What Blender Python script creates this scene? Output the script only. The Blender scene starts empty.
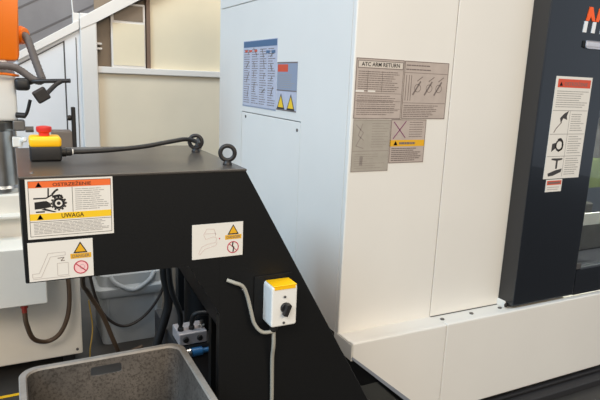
import bpy, bmesh, math, random
from mathutils import Vector, Matrix, Euler
random.seed(7)
SC = bpy.context.scene
COL = SC.collection
PI = math.pi

# ------------------------------------------------------------------ materials
def lin(c):
    r = []
    for v in c:
        v /= 255.0
        r.append(v / 12.92 if v <= 0.04045 else ((v + 0.055) / 1.055) ** 2.4)
    return (r[0], r[1], r[2], 1.0)

MATS = {}
def mat(name, rgb, rough=0.5, metal=0.0, noise=0.0, scale=8.0, rgb2=None, bump=0.0, coat=0.0, spec=0.5):
    m = bpy.data.materials.new(name); m.use_nodes = True
    nt = m.node_tree; b = nt.nodes['Principled BSDF']
    b.inputs['Roughness'].default_value = rough
    b.inputs['Metallic'].default_value = metal
    b.inputs['Specular IOR Level'].default_value = spec
    b.inputs['Coat Weight'].default_value = coat
    c = lin(rgb); b.inputs['Base Color'].default_value = c
    if noise > 0 or rgb2:
        tc = nt.nodes.new('ShaderNodeTexCoord')
        n = nt.nodes.new('ShaderNodeTexNoise'); n.inputs['Scale'].default_value = scale
        n.inputs['Detail'].default_value = 6
        nt.links.new(tc.outputs['Object'], n.inputs['Vector'])
        r = nt.nodes.new('ShaderNodeValToRGB')
        r.color_ramp.elements[0].position = 0.35; r.color_ramp.elements[1].position = 0.65
        if rgb2: c2 = lin(rgb2)
        else: c2 = tuple(min(1, v * (1 + noise)) for v in c[:3]) + (1,); c = tuple(v * (1 - noise) for v in c[:3]) + (1,)
        r.color_ramp.elements[0].color = c; r.color_ramp.elements[1].color = c2
        nt.links.new(n.outputs['Fac'], r.inputs['Fac'])
        nt.links.new(r.outputs['Color'], b.inputs['Base Color'])
        if bump > 0:
            bp = nt.nodes.new('ShaderNodeBump'); bp.inputs['Strength'].default_value = bump
            bp.inputs['Distance'].default_value = 0.002
            nt.links.new(n.outputs['Fac'], bp.inputs['Height'])
            nt.links.new(bp.outputs['Normal'], b.inputs['Normal'])
    MATS[name] = m
    return m

machine_white = mat('machine_white_paint', (228, 224, 216), 0.42, noise=0.015, scale=3)
black_paint = mat('black_structured_paint', (20, 20, 20), 0.5, spec=0.22, noise=0.10, scale=220, bump=0.10)
top_paint = mat('sheen_black_paint', (66, 61, 56), 0.30, noise=0.12, scale=14, spec=0.6)  # black paint lightened, with the partition's reflection put into the base colour
door_paint = mat('charcoal_gloss_paint', (22, 25, 30), 0.22, noise=0.05, scale=5, coat=0.5)
base_paint = mat('charcoal_base_paint', (40, 38, 39), 0.55)
dark_void = mat('dark_inside', (16, 16, 17), 0.8)
seam_dark = mat('dark_gap', (70, 66, 62), 0.8)
steel = mat('bright_steel', (190, 188, 184), 0.28, 1.0, noise=0.08, scale=20)
dull_steel = mat('dull_steel', (120, 116, 112), 0.5, 0.8, noise=0.15, scale=10)
black_rubber = mat('black_rubber', (26, 24, 23), 0.5)
black_iron = mat('oxidised_iron', (44, 40, 38), 0.45, 0.3, noise=0.15, scale=40)
hose_grey = mat('grey_hose', (98, 90, 86), 0.6, noise=0.08, scale=40)
hose_brown = mat('brown_hose', (84, 66, 50), 0.5)
hose_dark = mat('dark_hose', (46, 40, 36), 0.5)
conduit_grey = mat('grey_conduit', (160, 156, 144), 0.5)
yellow = mat('yellow_plastic', (250, 190, 10), 0.38)
red = mat('red_plastic', (205, 45, 35), 0.4)
red_metal = mat('red_fitting', (150, 50, 40), 0.45)
blue_plastic = mat('blue_plastic', (40, 95, 140), 0.4)
white_plastic = mat('white_plastic', (232, 230, 224), 0.4)
orange_paint = mat('orange_paint', (240, 118, 10), 0.4, noise=0.03, scale=6)
cab_white = mat('cabinet_white_paint', (228, 220, 206), 0.5, noise=0.05, scale=4)
cream = mat('cream_panel', (226, 213, 188), 0.55, noise=0.03, scale=3)
cream_pale = mat('pale_cream_blind', (228, 214, 184), 0.6, noise=0.04, scale=2)
frame_white = mat('white_frame_paint', (226, 220, 212), 0.5, noise=0.02, scale=5)
cool_white = mat('cool_white_panel', (226, 225, 225), 0.45, noise=0.02, scale=4)
taupe = mat('taupe_pane', (128, 112, 94), 0.5, noise=0.06, scale=5)
grey_clad = mat('grey_cladding', (160, 152, 148), 0.7, rgb2=(148, 140, 136), scale=3)
clad_seam = mat('cladding_seam', (122, 114, 110), 0.8)
tub_grey = mat('grey_tub_plastic', (160, 163, 164), 0.5, noise=0.08, scale=6)
bracket_grey = mat('grey_box_paint', (112, 102, 94), 0.5, noise=0.06, scale=10)
sash_brown = mat('brown_frame', (120, 96, 78), 0.6)
# print colours
P_white = mat('label_white', (226, 222, 214), 0.5)
P_grey = mat('label_silver', (182, 168, 158), 0.45, noise=0.05, scale=30)
P_grey2 = mat('label_grey_green', (166, 158, 146), 0.45, noise=0.05, scale=25)
P_lav = mat('label_lavender', (184, 186, 200), 0.45, noise=0.05, scale=25)
P_slate = mat('label_slate', (140, 150, 168), 0.45)
P_blue = mat('print_blue', (74, 104, 136), 0.5)
P_black = mat('print_black', (24, 22, 22), 0.5)
P_text = mat('print_text', (156, 152, 148), 0.5)
P_text_d = mat('print_text_dark', (118, 106, 100), 0.5)
P_text_l = mat('print_text_light', (146, 136, 128), 0.5)
P_orange = mat('print_orange', (232, 108, 48), 0.45)
P_red = mat('print_red', (210, 78, 48), 0.45)
P_yellow = mat('print_yellow', (240, 196, 30), 0.45)
P_amber = mat('print_amber', (226, 170, 30), 0.45)
P_crimson = mat('print_crimson', (190, 60, 80), 0.5)
P_purple = mat('print_purple', (120, 50, 96), 0.5)
P_sketch = mat('print_sketch', (176, 168, 164), 0.5)
P_sketch_p = mat('print_sketch_pink', (206, 186, 180), 0.5)
logo_orange = mat('logo_orange', (250, 96, 24), 0.4)
logo_white = mat('logo_white', (236, 238, 240), 0.4)
badge_silver = mat('badge_silver', (204, 206, 216), 0.4, 0.2)
inside_green = mat('inside_green', (122, 134, 86), 0.6, rgb2=(96, 106, 70), scale=3)
inside_grey = mat('inside_grey', (74, 74, 82), 0.5, rgb2=(50, 50, 56), scale=6)

def glass_mat():
    m = bpy.data.materials.new('window_glass'); m.use_nodes = True
    b = m.node_tree.nodes['Principled BSDF']
    b.inputs['Base Color'].default_value = lin((220, 225, 225))
    b.inputs['Transmission Weight'].default_value = 1.0
    b.inputs['Roughness'].default_value = 0.02
    b.inputs['IOR'].default_value = 1.45
    return m
glass = glass_mat()

def bin_mat():
    m = bpy.data.materials.new('dirty_grey_plastic'); m.use_nodes = True
    nt = m.node_tree; b = nt.nodes['Principled BSDF']; L = nt.links
    tc = nt.nodes.new('ShaderNodeTexCoord')
    n1 = nt.nodes.new('ShaderNodeTexNoise'); n1.inputs['Scale'].default_value = 9; n1.inputs['Detail'].default_value = 8
    n2 = nt.nodes.new('ShaderNodeTexNoise'); n2.inputs['Scale'].default_value = 130; n2.inputs['Detail'].default_value = 9; n2.inputs['Roughness'].default_value = .75
    r1 = nt.nodes.new('ShaderNodeValToRGB'); r2 = nt.nodes.new('ShaderNodeValToRGB')
    r1.color_ramp.elements[0].position = .3; r1.color_ramp.elements[1].position = .7
    r1.color_ramp.elements[0].color = lin((80, 75, 70)); r1.color_ramp.elements[1].color = lin((112, 105, 98))
    r2.color_ramp.elements[0].position = .40; r2.color_ramp.elements[1].position = .52
    r2.color_ramp.elements[0].color = (.42, .40, .38, 1); r2.color_ramp.elements[1].color = (1, 1, 1, 1)
    mx = nt.nodes.new('ShaderNodeMix'); mx.data_type = 'RGBA'; mx.blend_type = 'MULTIPLY'
    mx.inputs[0].default_value = 1.0
    for n in (n1, n2): L.new(tc.outputs['Object'], n.inputs['Vector'])
    L.new(n1.outputs['Fac'], r1.inputs['Fac']); L.new(n2.outputs['Fac'], r2.inputs['Fac'])
    L.new(r1.outputs['Color'], mx.inputs[6]); L.new(r2.outputs['Color'], mx.inputs[7])
    L.new(mx.outputs[2], b.inputs['Base Color']); b.inputs['Roughness'].default_value = .6
    return m
bin_plastic = bin_mat()

def floor_mat():
    m = bpy.data.materials.new('concrete_floor'); m.use_nodes = True
    nt = m.node_tree; b = nt.nodes['Principled BSDF']; L = nt.links
    tc = nt.nodes.new('ShaderNodeTexCoord')
    n1 = nt.nodes.new('ShaderNodeTexNoise'); n1.inputs['Scale'].default_value = 5; n1.inputs['Detail'].default_value = 8
    r1 = nt.nodes.new('ShaderNodeValToRGB')
    r1.color_ramp.elements[0].color = lin((40, 38, 36)); r1.color_ramp.elements[1].color = lin((64, 60, 56))
    L.new(tc.outputs['Object'], n1.inputs['Vector']); L.new(n1.outputs['Fac'], r1.inputs['Fac'])
    L.new(r1.outputs['Color'], b.inputs['Base Color']); b.inputs['Roughness'].default_value = .5
    return m
concrete = floor_mat()

# ------------------------------------------------------------------ mesh helpers
def obj(name, bm, m, parent=None, smooth=False):
    """one mesh object from a bmesh given in world coordinates"""
    bmesh.ops.recalc_face_normals(bm, faces=bm.faces[:])
    me = bpy.data.meshes.new(name)
    if parent is not None:
        w = world_loc(parent)
        bmesh.ops.translate(bm, verts=bm.verts[:], vec=-w)
    if smooth:
        for f in bm.faces: f.smooth = True
        for e in bm.edges:
            if len(e.link_faces) == 2 and e.calc_face_angle(0) > 0.7: e.smooth = False
    bm.to_mesh(me); bm.free()
    me.materials.append(m)
    o = bpy.data.objects.new(name, me); COL.objects.link(o)
    if parent is not None: o.parent = parent
    return o

def world_loc(o):
    v = Vector((0, 0, 0))
    while o is not None:
        v += o.location; o = o.parent
    return v

def thing(name, label, cat, loc, group=None):
    o = bpy.data.objects.new(name, None); COL.objects.link(o)
    o.location = loc; o.empty_display_size = .05
    o['label'] = label; o['category'] = cat
    if group: o['group'] = group
    return o
def tag(o, label, cat, group=None):
    o['label'] = label; o['category'] = cat
    if group: o['group'] = group
    return o
def struct(o):
    o['kind'] = 'structure'; return o

def BM(): return bmesh.new()

def box(bm, x0, x1, y0, y1, z0, z1, bev=0.0, seg=2):
    r = bmesh.ops.create_cube(bm, size=1.0)
    vs = r['verts']
    for v in vs:
        v.co = Vector((x0 + (v.co.x + .5) * (x1 - x0), y0 + (v.co.y + .5) * (y1 - y0), z0 + (v.co.z + .5) * (z1 - z0)))
    if bev > 0:
        es = list({e for v in vs for e in v.link_edges})
        bmesh.ops.bevel(bm, geom=es, offset=bev, segments=seg, affect='EDGES', profile=.5)
    return bm

def prism(bm, pts, o, u, v, n, h0, h1, bev=0.0):
    """polygon in the (u,v) plane, thick from h0 to h1 along n"""
    a = [bm.verts.new(o + u * p[0] + v * p[1] + n * h0) for p in pts]
    b = [bm.verts.new(o + u * p[0] + v * p[1] + n * h1) for p in pts]
    k = len(pts); fs = [bm.faces.new(a), bm.faces.new(b[::-1])]
    for i in range(k):
        fs.append(bm.faces.new((a[i], b[i], b[(i + 1) % k], a[(i + 1) % k])))
    if bev > 0:
        es = list({e for f in fs for e in f.edges})
        bmesh.ops.bevel(bm, geom=es, offset=bev, segments=2, affect='EDGES', profile=.5)
    return bm
X, Y, Z = Vector((1, 0, 0)), Vector((0, 1, 0)), Vector((0, 0, 1))
def xz_prism(bm, pts, y0, y1, bev=0.0):
    return prism(bm, pts, Vector((0, 0, 0)), X, Z, Y, y0, y1, bev)

def spline(pts, sub=8):
    P = [Vector(p) for p in pts]
    if len(P) < 3: return P
    out = []
    for i in range(len(P) - 1):
        p0 = P[i - 1] if i else P[0] * 2 - P[1]
        p1, p2 = P[i], P[i + 1]
        p3 = P[i + 2] if i + 2 < len(P) else P[-1] * 2 - P[-2]
        for s in range(sub):
            t = s / sub
            out.append(.5 * ((2 * p1) + (p2 - p0) * t + (2 * p0 - 5 * p1 + 4 * p2 - p3) * t * t + (3 * p1 - p0 - 3 * p2 + p3) * t ** 3))
    out.append(P[-1]); return out

def tube(bm, pts, r, sides=10, sub=8, curve=True, ribs=0):
    P = spline(pts, sub) if curve else [Vector(p) for p in pts]
    rings = []; nrm = None
    for i, p in enumerate(P):
        t = (P[min(i + 1, len(P) - 1)] - P[max(i - 1, 0)]).normalized()
        if nrm is None:
            nrm = t.orthogonal().normalized()
        nrm = (nrm - t * nrm.dot(t)).normalized(); bn = t.cross(nrm)
        rr = r * (1 + (0.10 if ribs and i % 2 else 0))
        rings.append([bm.verts.new(p + (nrm * math.cos(a) + bn * math.sin(a)) * rr) for a in [2 * PI * k / sides for k in range(sides)]])
    for a, b in zip(rings, rings[1:]):
        for k in range(sides):
            bm.faces.new((a[k], a[(k + 1) % sides], b[(k + 1) % sides], b[k]))
    bm.faces.new(rings[0][::-1]); bm.faces.new(rings[-1])
    return bm

def lathe(bm, prof, o, axis=Z, sides=24):
    """prof = [(radius, height)...] turned about axis at o"""
    a = axis.normalized(); p = a.orthogonal().normalized(); q = a.cross(p); rings = []
    for r, h in prof:
        if r < 1e-6: rings.append([bm.verts.new(o + a * h)])
        else: rings.append([bm.verts.new(o + a * h + (p * math.cos(t) + q * math.sin(t)) * r) for t in [2 * PI * k / sides for k in range(sides)]])
    for A, B in zip(rings, rings[1:]):
        if len(A) == 1 and len(B) == 1: continue
        for k in range(sides):
            k2 = (k + 1) % sides
            if len(A) == 1: bm.faces.new((A[0], B[k], B[k2]))
            elif len(B) == 1: bm.faces.new((A[k], A[k2], B[0]))
            else: bm.faces.new((A[k], A[k2], B[k2], B[k]))
    if len(rings[0]) > 1: bm.faces.new(rings[0][::-1])
    if len(rings[-1]) > 1: bm.faces.new(rings[-1])
    return bm

def torus(bm, o, axis, R, r, n=28, m=10):
    a = axis.normalized(); p = a.orthogonal().normalized(); q = a.cross(p); G = []
    for i in range(n):
        t = 2 * PI * i / n; d = p * math.cos(t) + q * math.sin(t)
        G.append([bm.verts.new(o + d * (R + r * math.cos(s)) + a * r * math.sin(s)) for s in [2 * PI * j / m for j in range(m)]])
    for i in range(n):
        for j in range(m):
            bm.faces.new((G[i][j], G[(i + 1) % n][j], G[(i + 1) % n][(j + 1) % m], G[i][(j + 1) % m]))
    return bm

# ------------------------------------------------------------------ printed labels
def text_shape(body):
    cu = bpy.data.curves.new('lettering', 'FONT'); cu.body = body; cu.size = 1.0
    cu.resolution_u = 2; cu.offset = .012
    ob = bpy.data.objects.new('lettering', cu); COL.objects.link(ob)
    dg = bpy.context.evaluated_depsgraph_get(); dg.update()
    me = bpy.data.meshes.new_from_object(ob.evaluated_get(dg))
    bpy.data.objects.remove(ob); bpy.data.curves.remove(cu)
    return me

class Label:
    """a thin printed plate on a face: u runs right, v runs up, n points out of the face; sizes in metres from the lower left corner"""
    def __init__(s, name, owner, o, u, v, w, h, m, th=0.0012, label=None, pts=None):
        s.o, s.u, s.v, s.w, s.h = Vector(o), u, v, w, h
        s.n = u.cross(v); s.th = th; s.k = 0
        bm = BM(); prism(bm, pts or [(0, 0), (w, 0), (w, h), (0, h)], s.o, u, v, s.n, 0, th)
        s.ob = obj(name, bm, m, owner)
        if label: s.ob['label'] = label
        s.lay = {}
    def _bm(s, part, m, lvl):
        key = (part, m.name)
        if key not in s.lay: s.lay[key] = (BM(), m, lvl)
        return s.lay[key]
    def poly(s, part, m, pts, lvl=1):
        bm, _, l = s._bm(part, m, lvl)
        h0 = s.th + (l - 1) * .0003
        prism(bm, [(p[0] * s.w, p[1] * s.h) for p in pts], s.o, s.u, s.v, s.n, h0 - .0001, h0 + .0003)
    def rect(s, part, m, a0, b0, a1, b1, lvl=1):
        s.poly(part, m, [(a0, b0), (a1, b0), (a1, b1), (a0, b1)], lvl)
    def line(s, part, m, p, q, wd, lvl=1):
        P = Vector((p[0] * s.w, p[1] * s.h)); Q = Vector((q[0] * s.w, q[1] * s.h))
        d = (Q - P).normalized(); nn = Vector((-d.y, d.x)) * wd / 2
        c = [P - nn, Q - nn, Q + nn, P + nn]
        s.poly(part, m, [(k.x / s.w, k.y / s.h) for k in c], lvl)
    def path(s, part, m, pts, wd, lvl=1):
        for a, b in zip(pts, pts[1:]): s.line(part, m, a, b, wd, lvl)
    def frame(s, part, m, a0, b0, a1, b1, wd, lvl=1):
        s.path(part, m, [(a0, b0), (a1, b0), (a1, b1), (a0, b1), (a0, b0)], wd, lvl)
    def disc(s, part, m, c, r, lvl=1, n=20):
        s.poly(part, m, [(c[0] + r * math.cos(2 * PI * k / n) / s.w, c[1] + r * math.sin(2 * PI * k / n) / s.h) for k in range(n)], lvl)
    def ring(s, part, m, c, r, wd, lvl=1, n=22):
        P = [(c[0] + r * math.cos(2 * PI * k / n) / s.w, c[1] + r * math.sin(2 * PI * k / n) / s.h) for k in range(n + 1)]
        s.path(part, m, P, wd, lvl)
    def text(s, part, m, body, a0, b0, a1, b1, lvl=2):
        me = text_shape(body)
        xs = [v.co.x for v in me.vertices]; ys = [v.co.y for v in me.vertices]
        x0, x1, y0, y1 = min(xs), max(xs), min(ys), max(ys)
        bm, _, l = s._bm(part, m, lvl); h = s.th + (l - 1) * .0003 + .0003
        t = BM(); t.from_mesh(me)
        mp = {}
        for v in t.verts:
            p = (a0 + (v.co.x - x0) / (x1 - x0) * (a1 - a0)) * s.w; q = (b0 + (v.co.y - y0) / (y1 - y0) * (b1 - b0)) * s.h
            mp[v] = bm.verts.new(s.o + s.u * p + s.v * q + s.n * h)
        for f in t.faces:
            try: bm.faces.new([mp[v] for v in f.verts])
            except ValueError: pass
        t.free(); bpy.data.meshes.remove(me)
    def lines(s, part, m, a0, b0, a1, b1, rows, wd, ragged=.25, lvl=1):
        rows = int(rows * 1.4 + .5) if rows > 2 else rows; wd *= .72 if rows > 2 else 1
        for i in range(rows):
            q = b1 - (i + .5) / rows * (b1 - b0)
            e = a1 - random.random() * ragged * (a1 - a0)
            x = a0
            while x < e - .01:
                x2 = min(e, x + random.uniform(.03, .11)); s.line(part, m, (x, q), (x2, q), wd, lvl); x = x2 + .008
    def warn(s, c, size, part='warning_triangle', fill=P_amber, bang=True):
        hh = size * .87
        def T(k): return [(c[0] - k * size / 2 / s.w, c[1] - hh * .4 * k / s.h), (c[0] + k * size / 2 / s.w, c[1] - hh * .4 * k / s.h), (c[0], c[1] + hh * .6 * k / s.h)]
        s.poly(part + '_border' if False else part, P_black, T(1.0), 2)
        s.poly(part, fill, T(.72), 3)
        if bang: s.line(part, P_black, (c[0], c[1] - hh * .18 / s.h), (c[0], c[1] + hh * .3 / s.h), size * .10, 4)
    def done(s):
        for (part, _), (bm, m, l) in s.lay.items():
            obj(part, bm, m, s.ob)
        return s.ob

# ================================================================== SETTING
bm = BM(); box(bm, -6, 8, -6, 12, -.1, 0); fl = struct(obj('floor', bm, concrete))
bm = BM(); box(bm, -1.6, .02, 2.345, 2.362, 0, .0015)
tag(obj('floor_marking', bm, yellow), 'yellow marking stripe painted on the dark floor by the grey bin', 'floor marking')
wb = struct(obj('wall_back', box(BM(), -3, 6, 6.5, 6.6, 0, 3.6), grey_clad))
bm = BM()
for k in range(-5, 11):                                   # sloping joints of the cladding boards
    z0 = 1.20 + k * .30
    a = (-2.9, z0 - .55 * 2.9); b = (3.5, z0 + .55 * 3.5)
    def clip(p, q):
        (x0, y0), (x1, y1) = p, q
        s = (y1 - y0) / (x1 - x0)
        if y0 < .02: x0, y0 = x0 + (.02 - y0) / s, .02
        if y1 > 3.58: x1, y1 = x0 + (3.58 - y0) / s, 3.58
        return (x0, y0), (x1, y1)
    (x0, y0), (x1, y1) = clip(a, b)
    if x1 > x0: xz_prism(bm, [(x0, y0), (x1, y1), (x1, y1 + .018), (x0, y0 + .018)], 6.494, 6.502)
o = obj('seam', bm, clad_seam, wb)

# ================================================================== PARTITION BEHIND
pt = thing('partition', 'white framed partition with cream panels and sloped beam behind the black conveyor', 'partition', (.54, 4.5, 0))
YP = 4.5
obj('post', box(BM(), .478, .592, YP - .05, YP + .08, 0, 1.70, .008), frame_white, pt)
obj('post', box(BM(), 1.60, 1.70, YP - .05, YP + .08, 0, 2.3, .008), frame_white, pt)
obj('rail', box(BM(), .592, 1.60, YP - .03, YP + .05, 1.288, 1.335, .005), frame_white, pt)
obj('lower_panel', box(BM(), .592, 1.60, YP + .0, YP + .03, .03, 1.288), cream, pt)
bm = BM(); xz_prism(bm, [(.06, 1.345), (.478, 1.590), (.478, 1.655), (.06, 1.40)], YP - .03, YP + .05, .004)
obj('sloped_beam', bm, frame_white, pt)
bm = BM(); xz_prism(bm, [(.478, 1.585), (.598, 1.648), (1.30, 2.06), (1.30, 2.17), (.478, 1.665)], YP - .055, YP + .05, .004)
obj('sloped_beam', bm, frame_white, pt)
bm = BM(); xz_prism(bm, [(-.6, .03), (.368, .03), (.368, 1.500), (.06, 1.320), (.06, 1.345), (-.6, .96)], YP, YP + .03)
p = obj('side_panel', bm, cool_white, pt)
bm = BM(); xz_prism(bm, [(.06, 1.310), (.368, 1.492), (.368, 1.499), (.06, 1.318)], YP - .003, YP)
xz = xz_prism(bm, [(.366, .03), (.373, .03), (.373, 1.50), (.366, 1.50)], YP - .003, YP)
obj('panel_joint', bm, seam_dark, p)
bm = BM(); xz_prism(bm, [(.376, .03), (.478, .03), (.478, 1.592), (.06, 1.345), (.06, 1.324), (.376, 1.507)], YP - .004, YP + .03)
p = obj('panel_edge', bm, cool_white, pt)
bm = BM(); xz_prism(bm, [(.445, .03), (.450, .03), (.455, 1.53), (.450, 1.53)], YP - .008, YP - .004)
obj('panel_joint', bm, seam_dark, p)
obj('wall_stub', box(BM(), .435, .480, YP - .02, YP + .02, 1.62, 1.70, .004), frame_white, pt)
bm = BM(); tube(bm, [(.44, YP - .01, 1.70), (.435, YP - .01, 1.78), (.428, YP - .01, 2.1)], .004)
obj('wire', bm, white_plastic, pt)
# bays above the rail
obj('dark_pane', box(BM(), .592, .985, YP + .06, YP + .075, 1.30, 2.2), taupe, pt)
s = obj('window_sash', box(BM(), .700, .950, YP + .01, YP + .05, 1.335, 1.80, .004), frame_white, pt)
obj('upper_pane', box(BM(), .722, .932, YP + .004, YP + .012, 1.675, 1.785), taupe, s)
obj('lower_pane', box(BM(), .712, .940, YP + .004, YP + .012, 1.352, 1.655), cream_pale, s)
obj('mullion', box(BM(), .958, .985, YP, YP + .06, 1.335, 2.2), sash_brown, pt)
obj('blind_panel', box(BM(), .985, 1.60, YP + .02, YP + .05, 1.335, 2.3), cream_pale, pt)
for z in (1.462, 1.497):
    obj('hinge', box(BM(), .590, .630, YP - .02, YP + .06, z - .007, z + .007, .003), frame_white, pt)

# ================================================================== MACHINE
XM, YM = 1.0, 1.597
mc = thing('machining_center', 'large white machining centre with charcoal sliding door and low front apron', 'machine', (XM, YM, 0))
# left side
bm = BM(); prism(bm, [(YM + .0235, .411), (1.957, .411), (1.957, 1.1405), (2.590, 1.1405), (2.590, .411), (2.90, .411), (2.90, 1.634), (YM + .0235, 1.634)], Vector((0, 0, 0)), Y, Z, X, XM, XM + .03)
obj('side_cover', bm, machine_white, mc)
obj('upper_side_cover', box(BM(), XM, XM + .03, YM + .024, 2.90, 1.638, 2.05, .0015), machine_white, mc)
ap = obj('access_panel', box(BM(), XM, XM + .028, 1.9605, 2.587, .411, 1.1365, .002), machine_white, mc)
for y, z in ((2.535, 1.118), (1.985, 1.105), (2.535, .45), (1.985, .45)):
    bm = BM(); lathe(bm, [(.007, 0), (.007, .002), (.004, .003)], Vector((XM, y, z)), -X, 12); obj('screw', bm, dull_steel, ap, True)
obj('inner_lining', box(BM(), XM + .031, XM + .05, YM + .04, 2.88, .42, 2.03), dark_void, mc)
# front
obj('front_cover', box(BM(), XM, 1.4170, YM, YM + .024, .409, 2.05, .005, 3), machine_white, mc)
obj('front_cover', box(BM(), 1.4186, 1.83, YM, YM + .024, .409, 2.05, .002), machine_white, mc)
obj('front_cover', box(BM(), 1.83, 3.3, YM + .01, YM + .03, 1.72, 2.05, .002), machine_white, mc)
obj('roof_cover', box(BM(), XM, 3.3, YM, 2.90, 2.05, 2.07), machine_white, mc)
obj('rear_cover', box(BM(), XM, 3.3, 2.90, 2.92, .411, 2.07), machine_white, mc)
obj('base', box(BM(), 1.06, 3.3, 1.86, 2.86, 0, .411), base_paint, mc)
obj('base_plinth', box(BM(), 1.40, 3.3, 1.44, 1.86, 0, .030, .003), base_paint, mc)
obj('base_rail', box(BM(), 1.36, 3.3, 1.486, 1.50, .036, .044, .001), base_paint, mc)
# apron
YA = 1.497
bm = BM(); xz_prism(bm, [(XM, .422), (1.4172, .422), (1.4172, .056), (1.372, .060), (1.271, .144), (XM, .370)], YA, YA + .025, .005)
a1 = obj('apron_panel', bm, machine_white, mc)
a2 = obj('apron_panel', box(BM(), 1.4192, 3.3, YA, YA + .025,   .056, .423, .005), machine_white, mc)
obj('apron_flange', box(BM(), XM + .001, 1.4170, YA + .02, YM + .006, .396, .4135), machine_white, mc)
obj('apron_flange', box(BM(), 1.4170, 3.3, YA + .02, YM + .002, .396, .4085), machine_white, mc)
obj('apron_end', box(BM(), XM - .001, XM + .006, YA + .004, YM + .026, .355, .4135, .0008), machine_white, mc)
bm = BM(); xz_prism(bm, [(XM + .003, .372), (1.271, .146), (1.374, .060), (1.352, .060), (1.258, .138), (XM, .364)], YA - .002, YA + .02)
obj('edge_trim', bm, mat('blue_grey_trim', (150, 156, 166), .4, .3), mc)
sp = obj('mounting_strip', box(BM(), 1.4215, 1.792, YA + .03, YM, .4086, .4105, .0008), machine_white, mc)
for x in (1.45, 1.60, 1.755):
    bm = BM(); lathe(bm, [(.008, 0), (.008, .004), (.004, .005)], Vector((x, 1.562, .4105)), Z, 12); obj('screw', bm, dull_steel, sp, True)
obj('end_bracket', box(BM(), 1.773, 1.795, 1.555, 1.61, .4105, .440, .003), machine_white, sp)
bm = BM(); lathe(bm, [(.009, 0), (.009, .006), (.004, .008)], Vector((1.776, 1.553, .425)), -Y, 6); obj('bolt', bm, black_iron, sp)
bm = BM(); box(bm, 1.4195, 1.79, YM - .0015, YM + .001, .411, .414); obj('cover_joint', bm, seam_dark, sp)
# door
YD = 1.515; XD = 1.778
dr = obj('door', None or BM() if False else (lambda b: (box(b, XD, 2.139, YD, 1.66, .43, 1.72, .006, 3), box(b, 2.139, 3.2, YD, 1.55, .43, .545), box(b, 2.139, 3.2, YD, 1.55, 1.40, 1.72), box(b, 2.95, 3.2, YD, 1.66, .545, 1.40), b)[-1])(BM()), door_paint, mc)
dr['label'] = 'charcoal door with window'
bm = BM()
for (x0, x1, z0, z1) in ((2.139, 2.151, .545, 1.40), (2.938, 2.95, .545, 1.40), (2.151, 2.938, .545, .553), (2.151, 2.938, 1.388, 1.40)):
    box(bm, x0, x1, YD + .012, YD + .03, z0, z1, .0015)
obj('window_trim', bm, mat('window_trim_dark', (58, 58, 60), .35, .4), dr)
bm = BM(); box(bm, 2.140, 2.950, YD + .006, YD + .012, .5455, .5535, .001); obj('sill_strip', bm, steel, dr)
bm = BM(); box(bm, 2.141, 2.172, YD + .004, YD + .012, .5455, .572, .002); obj('corner_clip', bm, dull_steel, dr)
obj('window', box(BM(), 2.145, 2.945, YD + .016, YD + .024, .548, 1.395), glass, dr)
# working space seen through the window
bm = BM(); box(bm, 1.9, 3.2, 2.30, 2.32, .42, 2.0); box(bm, 1.9, 3.2, 1.68, 2.3, .42, .44); ws = obj('work_enclosure', bm, mat('inside_dark', (40, 40, 46), .6), mc)
obj('green_guard', box(BM(), 2.0, 3.22, 2.16, 2.19, .74, 1.75), inside_green, ws)
obj('white_plate', box(BM(), 2.50, 2.66, 1.80, 1.815, .640, .700), white_plastic, ws)  # small plain white plate behind the glass
bm = BM(); box(bm, 2.50, 2.95, 1.95, 2.2, .44, .60, .01); box(bm, 2.6, 2.85, 1.98, 2.14, .6, .70, .01); obj('work_table', bm, dull_steel, ws)
bm = BM(); lathe(bm, [(.07, 0), (.07, .25), (.10, .26), (.10, .6)], Vector((2.85, 2.05, .95)), Z); obj('spindle', bm, dull_steel, ws, True)
# logo: first letters of the maker's mark, orange over white
o = Vector((1.963, YD, 1.520)); 
def logo(name, m, polys):
    bm = BM()
    for q in polys: prism(bm, q, o, X, Z, -Y, 0, .003)
    return obj(name, bm, m, mc)
hump = [(.010, .043), (.022, .094), (.040, .094), (.062, .043), (.046, .043), (.034, .060), (.026, .043)]
logo('logo_letter', logo_orange, [hump, [(p[0] + .056, p[1] - .0) for p in hump]])
logo('logo_letter', logo_white, [[(q, 0), (q + .019, 0), (q + .022, .041), (q + .004, .041)] for q in (0, .048, .100)])
bm = BM(); box(bm, 1.985, 2.26, YD - .006, YD + .002, 1.462, 1.492, .010); bd = obj('badge', bm, badge_silver, mc)
bm = BM(); box(bm, 1.972, 1.988, YD - .005, YD + .002, 1.464, 1.490, .004); obj('badge_end', bm, dark_void, bd)

# ---- labels on the front cover
F = lambda x, z, y=YM: (x, y, z)
mX = -1 * Y
L = Label('instruction_plate', mc, F(1.008, 1.180), X, Z, .193, .198, P_grey, label='tall grey plate headed ATC ARM RETURN')
L.rect('header', mat('label_pale_header', (206, 196, 184), .45), .05, .85, .97, .95, 1); L.frame('ruling', P_text_d, .015, .01, .99, .99, .0022)
L.frame('ruling', P_text_d, .045, .84, .975, .955, .0022, 2)
L.text('lettering', P_black, 'ATC ARM RETURN', .11, .868, .90, .935, 3)
L.lines('small_text', P_text_d, .06, .45, .93, .80, 7, .0035, .2); L.lines('small_text', P_text_d, .06, .06, .95, .40, 7, .0032, .3)
for q in (.43, .3, .17): L.line('ruling', P_text_d, (.03, q), (.97, q), .0014)
for a in (.25, .55): L.line('ruling', P_text_d, (a, .45), (a, .8), .0014)
L.rect('scratch', P_white, .02, .445, .19, .475, 2); L.rect('scratch', P_white, .27, .45, .42, .475, 2)
L.done()
L = Label('diagram_plate', mc, F(1.2025, 1.181), X, Z, .194, .1965, P_grey, label='grey plate with three slanted tool drawings')
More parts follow.
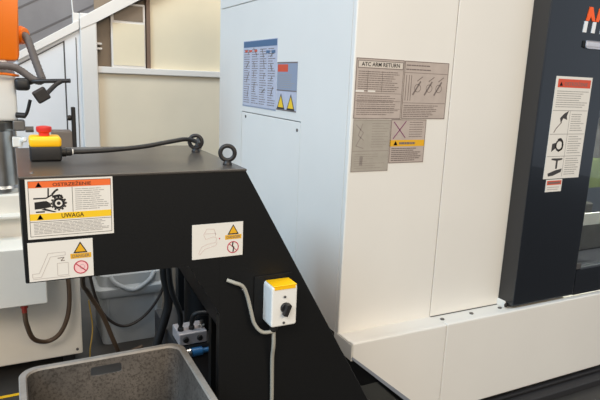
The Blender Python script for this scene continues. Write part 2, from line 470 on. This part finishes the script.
L.frame('ruling', P_text_d, .01, .01, .99, .99, .0022); L.line('ruling', P_text_d, (.02, .80), (.98, .80), .0016); L.line('ruling', P_text_d, (.02, .28), (.98, .28), .0016)
L.lines('small_text', P_text_d, .04, .82, .6, .96, 2, .004, .1); L.lines('small_text', P_text_d, .04, .03, .95, .25, 5, .0035, .35)
for a in (.30, .56, .78):
    L.line('drawing', P_text_d, (a - .08, .42), (a + .08, .66), .006); L.line('drawing', P_text_d, (a, .66), (a + .12, .74), .003); L.ring('drawing', P_text_d, (a + .02, .54), .013, .002)
for a in (.06, .12, .17): L.line('drawing', P_text_d, (a, .32), (a, .76), .0025)
L.done()
L = Label('diagram_plate', mc, F(1.0105, 1.001), X, Z, .152, .1775, P_grey2, label='grey green plate with faint line drawings')
L.frame('ruling', P_text_l, .01, .01, .99, .99, .002); L.line('ruling', P_text_l, (.02, .40), (.98, .40), .002)
L.path('drawing', P_text_l, [(.08, .9), (.28, .75), (.10, .5), (.3, .45)], .003); L.path('drawing', P_text_l, [(.25, .92), (.15, .7), (.3, .6)], .003)
L.lines('small_text', P_text_l, .5, .45, .95, .95, 7, .0022, .3); L.rect('drawing', P_text_l, .22, .12, .30, .30)
L.lines('small_text', P_text_l, .08, .05, .9, .36, 5, .002, .6)
L.done()
L = Label('warning_plate', mc, F(1.1640, 1.027), X, Z, .152, .1525, P_grey, label='grey plate with purple cross and yellow band')
L.frame('ruling', P_text_d, .01, .01, .99, .99, .0022)
L.line('cross', P_purple, (.08, .56), (.42, .96), .003, 2); L.line('cross', P_purple, (.08, .94), (.42, .58), .003, 2)
L.lines('small_text', P_text_d, .52, .58, .95, .96, 5, .003, .2)
L.rect('yellow_band', P_amber, .0, .385, .99, .53, 1); L.warn((.16, .45), .018, fill=P_black)
L.lines('lettering', P_text_d, .26, .41, .72, .50, 1, .008, .05, 2)
L.lines('small_text', P_text_d, .06, .04, .95, .36, 5, .005, .3)
L.done()
# ---- labels on the left side: u runs towards the viewer
S = lambda y, z: (XM, y, z)
L = Label('instruction_plate', mc, S(2.577, 1.166), -Y, Z, .384, .298, P_lav, label='large lavender instruction plate with blue header')
L.rect('header', P_blue, .01, .90, .99, .99, 1)
for a in (.03, .28, .52, .76): L.lines('small_text', P_text_d, a, .05, a + .21, .88, 17, .0045, .45)
for a in (.15, .38, .64, .88):
    for q in (.2, .42, .6, .75): q += random.uniform(-.06, .06); L.line('drawing', P_text_d, (a + random.uniform(-.06, .06), q), (a + random.uniform(-.06, .06), q + random.uniform(.05, .16)), .006)
for a in (.06, .2, .36): L.rect('mark', P_red, a, .83, a + .08, .86, 2)
for a in (.7, .85): L.rect('mark', P_blue, a, .80, a + .1, .84, 2)
L.line('ruling', P_slate, (.0, .012), (1, .012), .006)
L.done()
L = Label('warning_plate', mc, S(2.188, 1.172), -Y, Z, .187, .195, P_slate, label='slate warning plate with red header and two triangles')
L.rect('header', P_red, .03, .80, .55, .95, 1); L.line('ruling', P_text_d, (0, .985), (1, .985), .005)
L.lines('small_text', P_text, .06, .46, .94, .76, 5, .004, .3); L.line('ruling', P_text_d, (.0, .42), (1, .42), .004)
L.rect('lower_field', P_lav, .0, .03, 1, .40, 1)
for a in (.24, .74): L.warn((a, .16), .074, fill=P_yellow)
L.line('ruling', P_text_d, (0, .015), (1, .015), .005)
L.done()
# ---- label on the door
L = Label('warning_plate', mc, F(1.853, .955, YD), X, Z, .207, .398, P_white, label='tall white warning plate with red header on door', pts=[(0, 0), (.207, 0), (.207, .398), (0, .398)])
L.rect('header', P_red, .06, .895, .965, .975, 1); L.warn((.15, .925), .018, fill=P_black); L.text('lettering', P_text_d, 'OSTRZEŻENIE', .24, .912, .88, .958)
L.lines('small_text', P_text, .07, .70, .95, .87, 6, .004, .3)
for q in (.675, .445, .225): L.line('ruling', P_text, (.02, q), (.98, q), .0022)
L.line('ruling', P_text, (.50, .02), (.50, .675), .002)
for q0, q1 in ((.47, .65), (.245, .43), (.03, .21)): L.lines('small_text', P_text, .55, q0, .95, q1, 6, .004, .35)
mat_pict = mat('print_charcoal', (62, 58, 56), .5)
k = 'pictogram'
L.poly(k, mat_pict, [(.24, .60), (.34, .645), (.46, .672), (.42, .62), (.44, .585), (.33, .60), (.28, .55)]); L.path(k, P_text_d, [(.30, .56), (.17, .50), (.12, .46)], .004)
L.poly(k, mat_pict, [(.12, .27), (.12, .35), (.22, .36), (.24, .31)], 1); L.ring(k, mat_pict, (.32, .335), .020, .008, 1); L.path(k, mat_pict, [(.26, .39), (.34, .40), (.40, .37), (.41, .30), (.3, .275)], .007)
L.poly(k, mat_pict, [(.16, .205), (.46, .205), (.46, .19), (.34, .18), (.34, .10), (.29, .10), (.29, .18), (.16, .19)]); L.poly(k, mat_pict, [(.10, .055), (.30, .085), (.48, .10), (.46, .065), (.25, .03), (.12, .025)])
L.done()
L = Label('warning_plate', mc, F(1.873, .902, YD), X, Z, .092, .050, P_white, label='small white plate with red header on door')
L.rect('header', P_red, .06, .56, .95, .90, 1); L.lines('lettering', P_text_d, .12, .64, .9, .82, 1, .008, .05, 2); L.lines('small_text', P_sketch, .1, .1, .9, .45, 2, .003, .2)
L.done()

# ================================================================== CHIP CONVEYOR
YC = 1.30; Y2 = 1.785; ZT = 1.077
cv = thing('chip_conveyor', 'black chip conveyor with raised discharge head over the grey bin', 'chip conveyor', (.75, 1.54, 0))
bm = BM(); xz_prism(bm, [(.008, .840), (.008, ZT - .004), (.516, ZT - .004), (1.10, .055), (1.10, .004), (.855, .004), (.372, .842)], YC, Y2, .003)
obj('housing', bm, black_paint, cv)
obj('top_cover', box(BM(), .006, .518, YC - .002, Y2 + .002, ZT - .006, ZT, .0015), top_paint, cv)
bm = BM(); xz_prism(bm, [(.451, .02), (.451, .846), (.56, .80), (.56, .62), (.92, .02)], YC - .0005, YC + .006); obj('stand_plate', bm, black_paint, cv)
bm = BM(); box(bm, .453, .475, YC + .006, YC + .03, 0, .69); obj('leg', bm, black_paint, cv)
bm = BM(); box(bm, .580, .600, Y2 - .03, Y2, 0, .48); obj('leg', bm, black_paint, cv)
def eyebolt(x, y, ang):
    r = .0185; bm = BM()
    torus(bm, Vector((x, y, ZT + .012 + r)), Vector((math.sin(ang), -math.cos(ang), 0)), r, .0056)
    lathe(bm, [(.012, 0), (.012, .004), (.008, .010), (.006, .012)], Vector((x, y, ZT)), Z, 14)
    return obj('eyebolt', bm, black_iron, cv, True)
eyebolt(.493, 1.372, -.35); eyebolt(.484, 1.625, -.42)
bm = BM(); lathe(bm, [(.004, 0), (.004, .002), (.002, .0025)], Vector((.033, 1.345, ZT)), Z, 10); obj('rivet', bm, steel, cv, True)


bm = BM(); prism(bm, [(.537, .687), (.565, .687), (.592, .625), (.592, .585)], Vector((0, 1.775, 0)), X, Z, -Y, 0, .012); obj('pale_strip', bm, dull_steel, cv)  # pale diagonal strip under the rear of the housing

# -- labels on the conveyor
C = lambda x, z: (x, YC, z)
L = Label('warning_label', cv, C(.0185, .9395), X, Z, .177, .1315, P_white, label='white label with orange OSTRZEŻENIE and yellow UWAGA bands')
L.frame('ruling', P_black, .03, .045, .975, .965, .0009); L.rect('orange_band', P_orange, .03, .855, .975, .965, 1)
L.rect('yellow_band', P_yellow, .03, .315, .975, .425, 1); L.line('ruling', P_black, (.52, .425), (.52, .855), .0009)
L.text('lettering', mat('print_brown', (92, 40, 20), .5), 'OSTRZEŻENIE', .30, .875, .74, .95, 3)
L.text('lettering', mat('print_dark_amber', (70, 52, 10), .5), 'UWAGA', .385, .335, .645, .412, 3)
L.warn((.145, .90), .013, fill=P_black); L.warn((.145, .362), .013, fill=P_black)
k = 'pictogram'
L.ring(k, P_black, (.36, .585), .0105, .006, 1); L.disc(k, P_black, (.36, .585), .004, 1)
for i in range(12):
    a = 2 * PI * i / 12; L.line(k, P_black, (.36 + .013 * math.cos(a) / L.w, .585 + .013 * math.sin(a) / L.h), (.36 + .0165 * math.cos(a) / L.w, .585 + .0165 * math.sin(a) / L.h), .004)
L.poly(k, P_black, [(.09, .50), (.09, .62), (.22, .635), (.26, .60), (.28, .53), (.20, .51)]); L.poly(k, P_black, [(.2, .51), (.33, .445), (.31, .435), (.16, .49)])
L.path(k, P_black, [(.08, .68), (.22, .68), (.30, .74)], .003); L.path(k, P_black, [(.10, .455), (.2, .455)], .003); L.line(k, P_black, (.245, .70), (.25, .845), .003); L.path(k, P_black, [(.29, .74), (.33, .80), (.36, .82)], .004)
L.path(k, P_black, [(.29, .70), (.38, .72), (.40, .69)], .005)
L.lines('small_text', P_text, .55, .45, .95, .83, 8, .0020, .35); L.lines('small_text', P_text, .07, .075, .95, .27, 6, .0019, .15); L.rect('ruling', P_black, .03, .285, .975, .292)
L.done()
def small_label(x, z, kind):
    L = Label('warning_label', cv, C(x, z), X, Z, .1325, .0885, P_white, label={'bin': 'white label sketching a conveyor over a box, DANGER', 'eye': 'white label sketching a goggled face, DANGER'}[kind])
    L.warn((.80, .76), .030)
    L.rect('yellow_band', P_amber, .64, .50, .97, .63, 1); L.text('lettering', P_text_d, 'DANGER', .67, .525, .945, .605)
    L.ring('prohibition_sign', P_crimson, (.80, .26), .0145, .0024, 2)
    if kind == 'bin':
        L.disc('prohibition_ground', mat('print_pink', (240, 196, 196), .5), (.80, .26), .0135, 1)
        L.line('prohibition_sign', P_crimson, (.72, .36), (.88, .15), .0024, 2); L.ring('prohibition_sign', P_sketch, (.82, .27), .005, .001, 2)
        L.path('sketch', P_sketch, [(.05, .20), (.05, .10), (.18, .10), (.33, .60), (.56, .62), (.56, .70), (.30, .70), (.15, .20), (.05, .20)], .0009)
        L.frame('sketch', P_sketch, .43, .10, .60, .42, .0009); L.path('sketch', P_text_d, [(.44, .55), (.54, .56), (.49, .48), (.55, .48)], .0016); L.line('sketch', P_sketch, (.05, .06), (.62, .06), .0009)
    else:
        L.path('prohibition_sign', P_black, [(.80, .42), (.785, .30), (.815, .26), (.80, .12)], .0028, 3); L.line('prohibition_sign', P_crimson, (.73, .36), (.87, .16), .0018, 2)
        L.path('sketch', P_sketch_p, [(.12, .15), (.18, .35), (.30, .42), (.46, .45), (.47, .58), (.40, .62), (.26, .56), (.22, .70), (.28, .86), (.42, .84), (.46, .66)], .0012)
        L.path('sketch', P_sketch_p, [(.24, .72), (.45, .72), (.45, .62)], .0012); L.disc('sketch', P_crimson, (.53, .55), .0018)
        L.path('sketch', P_sketch_p, [(.14, .12), (.24, .28), (.46, .36), (.48, .45)], .0012)
    L.done()
small_label(.0160, .8435, 'bin'); small_label(.3785, .854, 'eye')

# -- rotary switch with conduits (bolted on)
sb = obj('switch_box', xz_prism(BM(), [(.572, .668), (.572, .770), (.575, .776), (.642, .776), (.645, .770), (.645, .668), (.642, .664), (.575, .664)], 1.242, YC, .004), white_plastic, cv)
sb['label'] = 'white rotary switch box with yellow top'
bm = BM(); box(bm, .576, .642, 1.240, 1.292, .7755, .7785, .001); box(bm, .579, .639, 1.2405, 1.243, .767, .7765, .0005); obj('yellow_plate', bm, yellow, sb)
for z in (.747, .674):
    bm = BM(); lathe(bm, [(.0035, 0), (.0035, .002), (.001, .0022)], Vector((.608, 1.2395 if z > .7 else 1.242, z)), -Y, 10); obj('screw', bm, dull_steel, sb)
bm = BM(); lathe(bm, [(.014, 0), (.013, .006), (.012, .007)], Vector((.611, 1.242, .716)), -Y, 20)
prism(bm, [(-.006, -.019), (.006, -.019), (.0075, .012), (0, .017), (-.0075, .012)], Vector((.611, 1.242, .716)), Matrix.Rotation(.35, 3, 'Y') @ X, Matrix.Rotation(.35, 3, 'Y') @ Z, -Y, .005, .020, .002)
obj('knob', bm, black_rubber, sb)
bm = BM(); lathe(bm, [(.011, 0), (.011, .016), (.008, .022)], Vector((.592, 1.268, .664)), -Z, 14); obj('cable_gland', bm, black_rubber, sb)
obj('backing_plate', box(BM(), .545, .655, YC - .004, YC, .655, .790, .001), black_paint, cv)
bm = BM(); tube(bm, [(.468, YC - .006, .792), (.485, YC - .016, .786), (.507, YC - .018, .774), (.520, YC - .018, .745), (.530, YC - .02, .705), (.540, YC - .022, .668), (.560, YC - .028, .643), (.592, YC - .032, .640)], .0050, 12)
obj('conduit', bm, conduit_grey, cv, True)
bm = BM(); tube(bm, [(.592, YC - .032, .646), (.594, YC - .030, .60), (.597, YC - .018, .55), (.603, YC - .010, .45), (.606, YC - .010, .25), (.606, YC - .010, .0)], .0054, 12)
obj('conduit', bm, conduit_grey, cv, True)
bm = BM(); lathe(bm, [(.005, 0), (.005, .012), (.003, .014)], Vector((.512, YC, .762)), -Y, 10); obj('bolt', bm, steel, cv)

# ================================================================== EMERGENCY STOP
es = thing('emergency_stop', 'yellow and black emergency stop box with red button on the conveyor top', 'emergency stop', (.072, 1.52, ZT))
x0, x1, y0, y1 = .037, .109, 1.508, 1.580
obj('base', box(BM(), x0, x1, y0, y1, ZT + .0006, ZT + .038, .005, 3), black_rubber, es, True)
obj('cover', box(BM(), x0 - .0005, x1 + .0005, y0 - .0005, y1 + .0005, ZT + .0335, ZT + .0600, .008, 3), yellow, es, True)
bm = BM(); lathe(bm, [(.012, 0), (.0125, .010), (.017, .013), (.0185, .020), (.0175, .025), (.008, .027), (0, .027)], Vector((.072, 1.545, ZT + .0575)), Z); obj('button', bm, red, es, True)
bm = BM(); lathe(bm, [(.012, 0), (.012, .012), (.010, .014), (.010, .024), (.008, .027)], Vector((x1 - .001, 1.545, ZT + .018)), X, 16); obj('cable_gland', bm, black_rubber, es, True)
bm = BM(); lathe(bm, [(.0072, 0), (.0072, .003)], Vector((x1 + .026, 1.545, ZT + .018)), X, 16); obj('gland_ring', bm, white_plastic, es)
bm = BM(); tube(bm, [(x1 + .02, 1.545, ZT + .018), (.17, 1.548, ZT + .018), (.24, 1.55, ZT + .021), (.32, 1.555, ZT + .028), (.40, 1.565, ZT + .040), (.435, 1.572, ZT + .044), (.462, 1.588, ZT + .040), (.484, 1.625, ZT + .031), (.500, 1.662, ZT + .028), (.511, 1.690, ZT + .030), (.513, 1.70, ZT + .021)], .0062, 12)
obj('cable', bm, black_rubber, es, True)
bm = BM(); lathe(bm, [(.012, 0), (.012, .008), (.009, .010), (.007, .018)], Vector((.513, 1.70, ZT + .0006)), Z, 14); obj('cable_gland', bm, black_rubber, es, True)

# ================================================================== GREY BIN
def rrect(cx, cy, w, d, r, z, n=6):
    out = []
    for (sx, sy, a0) in ((1, 1, 0), (-1, 1, PI / 2), (-1, -1, PI), (1, -1, 3 * PI / 2)):
        for k in range(n + 1):
            a = a0 + PI / 2 * k / n
            out.append(Vector((cx + sx * (w / 2 - r) + r * math.cos(a), cy + sy * (d / 2 - r) + r * math.sin(a), z)))
    return out
def shell(loops, close=True):
    bm = BM(); V = [[bm.verts.new(p) for p in l] for l in loops]; n = len(V[0])
    for a, b in zip(V, V[1:]):
        for k in range(n): bm.faces.new((a[k], a[(k + 1) % n], b[(k + 1) % n], b[k]))
    bm.faces.new(V[0][::-1]); bm.faces.new(V[-1]); return bm
bx, by, bw, bd_, zt = .190, 1.182, .420, .60, .550
loops = [rrect(bx, by, bw - .055, bd_ - .055, .03, .0), rrect(bx, by, bw - .028, bd_ - .028, .036, zt - .022), rrect(bx, by, bw, bd_, .044, zt - .022),
         rrect(bx, by, bw, bd_, .044, zt - .003), rrect(bx, by, bw - .005, bd_ - .005, .043, zt), rrect(bx, by, bw - .030, bd_ - .030, .036, zt), rrect(bx, by, bw - .035, bd_ - .035, .034, zt - .004),
         rrect(bx, by, bw - .062, bd_ - .062, .026, .006)]
bo = obj('storage_bin', shell(loops), bin_plastic)
cut = obj('cutter', box(BM(), .150, .230, 1.40, 1.56, zt - .048, zt - .022, .006), bin_plastic)
md = bo.modifiers.new('slot', 'BOOLEAN'); md.object = cut; md.operation = 'DIFFERENCE'; md.solver = 'EXACT'
dg = bpy.context.evaluated_depsgraph_get(); dg.update()
me = bpy.data.meshes.new_from_object(bo.evaluated_get(dg)); bo.modifiers.clear(); bo.data = me
bpy.data.objects.remove(cut)
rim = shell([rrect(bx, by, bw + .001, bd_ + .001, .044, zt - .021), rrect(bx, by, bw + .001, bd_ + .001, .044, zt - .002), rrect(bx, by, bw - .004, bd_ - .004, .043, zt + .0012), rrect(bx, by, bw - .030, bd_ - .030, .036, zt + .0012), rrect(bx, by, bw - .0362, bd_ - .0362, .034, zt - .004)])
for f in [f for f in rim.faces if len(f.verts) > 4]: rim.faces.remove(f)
obj('rim', rim, mat('worn_lit_rim_plastic', (146, 138, 129), .5, noise=.12, scale=30), bo)  # rim paler by wear, and by light put into its colour
tag(bo, 'dirty grey plastic bin with handle slot under the conveyor head', 'bin')

# ================================================================== LEFT MACHINE
lm = thing('machine_cabinet', 'low white machine cabinet with overhanging tray left of the conveyor', 'machine cabinet', (-.2, 2.9, 0))
obj('cabinet_body', box(BM(), -.75, .228, 2.50, 3.30, .060, .80, .006), cab_white, lm)
bm = BM(); box(bm, -.75, .088, 2.30, 2.50, .397, .628, .004); tr = obj('tray', bm, cab_white, lm)
obj('ledge', box(BM(), -.75, .012, 2.44, 2.50, .715, .725, .002), cab_white, lm)
for x in (-.68, .15):
    for y in (2.58, 3.22): obj('foot', box(BM(), x, x + .05, y, y + .05, 0, .062), base_paint, lm)
bm = BM(); lathe(bm, [(.014, 0), (.014, .016), (.010, .018), (.010, .036)], Vector((.004, 2.325, .397)), -Z, 8); obj('hose_fitting', bm, red_metal, lm)
bm = BM(); tube(bm, [(.004, 2.325, .365), (.008, 2.33, .31), (.030, 2.37, .225), (.080, 2.43, .176), (.130, 2.43, .20), (.165, 2.43, .27), (.178, 2.44, .36), (.176, 2.46, .46), (.17, 2.505, .52)], .0095, 12)
obj('hose', bm, hose_brown, lm, True)
bm = BM(); lathe(bm, [(.006, 0), (.006, .004)], Vector((.205, 2.50, .085)), -Y, 8); obj('bolt', bm, dull_steel, lm)

# ================================================================== ROBOT
rb = thing('robot_arm', 'orange and white robot arm with grey hose loop on a steel post', 'robot', (-.06, 2.62, .80))
bm = BM(); lathe(bm, [(.085, 0), (.085, .02), (.075, .03), (.070, .25), (.085, .255), (.088, .285), (.075, .30)], Vector((-.052, 2.60, .80)), Z, 32); obj('post', bm, steel, rb, True)
obj('housing', box(BM(), -.42, .026, 2.50, 2.76, 1.095, 1.290, .012, 3), white_plastic, rb, True)
bm = BM(); xz_prism(bm, [(-.45, 1.325), (-.45, 1.95), (.056, 1.95), (.050, 1.55), (.044, 1.34), (.035, 1.325)], 2.46, 2.76, .012); obj('arm', bm, orange_paint, rb, True)
obj('collar', box(BM(), -.30, .000, 2.47, 2.75, 1.285, 1.330, .008), white_plastic, rb, True)
bm = BM(); tube(bm, [(-.10, 2.452, 1.272), (-.02, 2.455, 1.276), (.02, 2.46, 1.272), (.036, 2.5, 1.27)], .005, 8); obj('cable', bm, orange_paint, rb, True)
bm = BM(); lathe(bm, [(.034, 0), (.036, .012), (.030, .030), (.024, .032)], Vector((.044, 2.53, 1.425)), Vector((.75, -.55, -.1)), 20); obj('hose_flange', bm, orange_paint, rb, True)
bm = BM(); tube(bm, [(.055, 2.52, 1.425), (.072, 2.495, 1.418), (.083, 2.48, 1.385), (.098, 2.47, 1.33), (.114, 2.46, 1.276), (.118, 2.46, 1.262), (.108, 2.46, 1.252), (.082, 2.46, 1.262), (.045, 2.46, 1.290), (.012, 2.455, 1.304), (-.05, 2.45, 1.306)], .0135, 12, 8, True, 1)
obj('hose', bm, hose_grey, rb, True)
bm = BM(); box(bm, .020, .075, 2.44, 2.52, 1.215, 1.262, .014, 3); obj('hose_clamp', bm, black_rubber, rb, True)
bm = BM(); tube(bm, [(.075, 2.47, 1.245), (.10, 2.44, 1.252), (.215, 2.40, 1.259)], .0085, 10, 4); obj('bracket_rod', bm, black_iron, rb, True)
bm = BM(); tube(bm, [(.185, 2.41, 1.257), (.16, 2.40, 1.24), (.125, 2.38, 1.205)], .0085, 10, 4); r2 = obj('bracket_rod', bm, black_iron, rb, True)
bm = BM(); u = Vector((math.cos(.55), 0, math.sin(.55))); v = Vector((-math.sin(.55), 0, math.cos(.55)))
prism(bm, [(-.025, -.024), (.025, -.024), (.025, .024), (-.025, .024)], Vector((.108, 2.36, 1.203)), u, v, Y, -.02, .03, .006); obj('clamp_block', bm, black_iron, rb)
bm = BM(); tube(bm, [(.020, 2.48, 1.120), (.052, 2.47, 1.118)], .011, 10, 4, False); tube(bm, [(.050, 2.47, 1.116), (.060, 2.465, 1.135), (.072, 2.46, 1.180)], .0065, 10, 4); obj('lever', bm, black_iron, rb, True)
bm = BM(); box(bm, .005, .050, 2.50, 2.56, 1.055, 1.097, .006); lathe(bm, [(.012, 0), (.012, .03)], Vector((.05, 2.52, 1.06)), X, 12); obj('valve', bm, dull_steel, rb)
bm = BM(); lathe(bm, [(.010, 0), (.012, .01), (.006, .02)], Vector((.040, 2.50, 1.020)), Vector((.3, -1, .2)), 12); tube(bm, [(.030, 2.52, 1.0), (.035, 2.51, 1.02)], .008, 8, 4, False); box(bm, .0, .036, 2.515, 2.55, .99, 1.03, .004); obj('valve_knob', bm, white_plastic, rb)

cb = thing('control_box', 'grey brown box with upright black handle behind the emergency stop', 'control box', (.19, 2.58, .80))
obj('body', box(BM(), .148, .226, 2.53, 2.62, .80, 1.050, .004), bracket_grey, cb)
bm = BM(); box(bm, .226, .242, 2.53, 2.56, .85, 1.150, .004); obj('handle', bm, black_iron, cb)
bm = BM(); lathe(bm, [(.010, 0), (.012, .006), (.010, .016)], Vector((.226, 2.545, 1.105)), -X, 14); obj('knob', bm, black_iron, cb, True)

# ================================================================== GREY TUB BEHIND
tb = thing('plastic_tub', 'grey plastic tub with curved carrying handle on floor under conveyor', 'tub', (.47, 2.80, 0))
cx, cy = .478, 2.805
L1 = [rrect(cx, cy, .280, .28, .03, .0), rrect(cx, cy, .306, .30, .034, .25), rrect(cx, cy, .306, .30, .034, .252)]
obj('body', shell(L1), tub_grey, tb, True)
obj('lid', shell([rrect(cx, cy, .335, .335, .035, .250), rrect(cx, cy, .345, .345, .038, .262), rrect(cx, cy, .345, .345, .038, .290), rrect(cx, cy, .325, .325, .034, .300), rrect(cx, cy, .30, .30, .03, .300), rrect(cx, cy, .29, .29, .03, .350), rrect(cx, cy, .28, .28, .03, .352)]), tub_grey, tb, True)
bm = BM(); tube(bm, [(cx - .105, cy - .15, .352), (cx - .075, cy - .165, .315), (cx, cy - .178, .282), (cx + .075, cy - .165, .315), (cx + .105, cy - .15, .352)], .011, 10); obj('handle', bm, tub_grey, tb, True)
for dx in (-.115, .115): obj('rib', box(BM(), cx + dx - .008, cx + dx + .008, cy - .152, cy - .13, .02, .25, .003), tub_grey, tb)

# ================================================================== HYDRAULIC UNIT BEHIND THE CONVEYOR
hu = thing('pump_unit', 'small pump unit with pale valve block and blue connector behind conveyor', 'pump', (.62, 2.05, 0))
obj('skid', box(BM(), .515, .78, 1.97, 2.35, 0, .285, .006), base_paint, hu)
obj('reservoir', box(BM(), .606, .662, 2.29, 2.34, .285, .72, .004), black_paint, hu)
vb = obj('valve_block', box(BM(), .520, .630, 1.955, 2.06, .290, .338, .005), mat('pale_valve', (188, 178, 176), .4, .3, noise=.1, scale=40), hu)
for x in (.535, .578, .617):
    bm = BM(); lathe(bm, [(.012, 0), (.012, .012), (.008, .015), (.008, .03)], Vector((x, 1.99, .337)), Z, 8); obj('fitting', bm, steel if x > .6 else black_iron, vb)
for x in (.545, .60):
    bm = BM(); lathe(bm, [(.012, 0), (.010, .008)], Vector((x, 1.955, .313)), -Y, 10); obj('plug', bm, black_iron, vb)
bm = BM(); lathe(bm, [(.017, 0), (.017, .04), (.010, .045), (.010, .07)], Vector((.565, 1.945, .262)), X, 14); obj('connector', bm, blue_plastic, hu, True)
bm = BM(); lathe(bm, [(.018, 0), (.020, .015), (.014, .02)], Vector((.545, 1.945, .262)), X, 12); obj('hose_end', bm, steel, hu, True)
obj('connector_bracket', box(BM(), .54, .64, 1.955, 1.975, .24, .285, .003), base_paint, hu)
bm = BM(); lathe(bm, [(.06, 0), (.075, .01), (.075, .21), (.05, .23), (.02, .24)], Vector((.665, 2.13, .285)), Z, 24); obj('motor', bm, black_paint, hu, True)
for (x, z) in ((.648, .43), (.70, .40)):
    bm = BM(); lathe(bm, [(.013, 0), (.013, .02), (.008, .025), (.008, .04)], Vector((x, 2.06, z)), -Y, 10); obj('fitting', bm, steel, hu, True)
bm = BM(); tube(bm, [(.535, 1.99, .365), (.53, 1.99, .42), (.50, 2.0, .52), (.49, 2.0, .66)], .011, 10); obj('hose', bm, black_rubber, hu, True)
bm = BM(); tube(bm, [(.578, 1.99, .365), (.59, 1.98, .40), (.64, 1.97, .40), (.69, 1.98, .36), (.74, 1.99, .29)], .010, 10); obj('hose', bm, black_rubber, hu, True)
bm = BM(); tube(bm, [(.635, 1.945, .262), (.67, 1.945, .265), (.70, 1.95, .28), (.73, 1.98, .30)], .008, 10); obj('hose', bm, black_rubber, hu, True)

# ================================================================== LOOSE HOSES
def hose(name, label, pts, r, m, cat='hose'):
    bm = BM(); tube(bm, pts, r, 10); return tag(obj(name, bm, m, None, True), label, cat)
hose('hose', 'brown hose slanting down between the white cabinet and grey tub', [(.20, 1.80, .86), (.215, 2.25, .50), (.25, 2.40, .38), (.31, 2.44, .25), (.36, 2.46, .10), (.40, 2.52, .012), (.5, 2.56, .012)], .010, hose_brown)
hose('hose', 'dark hose hanging in a curve across the front of the tub', [(.262, 2.56, .55), (.285, 2.57, .35), (.33, 2.58, .20), (.42, 2.60, .115), (.52, 2.60, .15), (.60, 2.58, .27), (.615, 2.56, .40), (.60, 2.5, .62)], .007, hose_dark)
hose('hose', 'thick black hose hanging beside the right of the grey tub', [(.505, 2.05, .75), (.50, 2.10, .55), (.52, 2.12, .40), (.47, 2.13, .20), (.47, 2.13, .012)], .018, black_rubber)
hose('cable', 'thin yellow cable hanging beside the white cabinet corner', [(.262, 2.52, .30), (.272, 2.50, .18), (.255, 2.46, .10), (.24, 2.46, .006), (.15, 2.44, .006)], .003, mat('faded_yellow', (150, 122, 50), .5), 'cable')

# ================================================================== LIGHT AND CAMERA
def area(name, loc, target, sx, sy, power, col):
    l = bpy.data.lights.new(name, 'AREA'); l.shape = 'RECTANGLE'; l.size = sx; l.size_y = sy; l.energy = power; l.color = col
    o = bpy.data.objects.new(name, l); COL.objects.link(o); o.location = loc
    o.rotation_euler = (Vector(target) - Vector(loc)).to_track_quat('-Z', 'Y').to_euler(); return o
area('enclosure_fill_lamp', (2.75, 1.75, 1.9), (2.9, 2.16, 1.1), .5, .08, 55, (1.0, 1.0, .90))  # unseen lamp added inside the machine to brighten the green behind the glass
area('window_light', (-4.6, .7, 5.3), (1.0, 2.2, 1.0), 3.0, 2.0, 330, (.44, .73, 1.0))
area('hall_or_fill_lamp', (1.2, -3.2, 3.3), (1.3, 1.6, 1.0), 3.0, 1.4, 138, (1.0, .80, .53))
area('hall_or_fill_lamp', (.75, 2.3, 4.6), (.6, 4.2, 1.0), 2.2, 1.2, 82, (1.0, .92, .80))  # unseen lamp added overhead to brighten the partition
area('hall_or_fill_lamp', (-1.4, -1.0, 3.0), (.2, 2.6, .4), 1.6, 1.0, 58, (1.0, .90, .78))  # unseen lamp added at the left to brighten cabinet and tub
w = bpy.data.worlds.new('hall'); SC.world = w; w.use_nodes = True
bg = w.node_tree.nodes['Background']; bg.inputs[0].default_value = (.72, .82, .96, 1); bg.inputs[1].default_value = .66

cam = bpy.data.cameras.new('camera'); cam.sensor_width = 36; cam.lens = 564.2 / 600 * 36; cam.clip_start = .02
co = bpy.data.objects.new('camera', cam); COL.objects.link(co); SC.camera = co
yaw, pitch, roll = .476723, .210254, -.041422
fw = Vector((math.sin(yaw) * math.cos(pitch), math.cos(yaw) * math.cos(pitch), -math.sin(pitch)))
rt = Vector((math.cos(yaw), -math.sin(yaw), 0)); dn = fw.cross(rt)
r_ = rt * math.cos(roll) + dn * math.sin(roll); d_ = -rt * math.sin(roll) + dn * math.cos(roll)
co.matrix_world = Matrix(((r_.x, -d_.x, -fw.x, 0), (r_.y, -d_.y, -fw.y, 0), (r_.z, -d_.z, -fw.z, 1.30), (0, 0, 0, 1)))
SC.view_settings.view_transform = 'Standard'; SC.view_settings.look = 'None'
SC.view_settings.gamma = 1.0; SC.view_settings.exposure = 0.0; SC.view_settings.use_curve_mapping = False
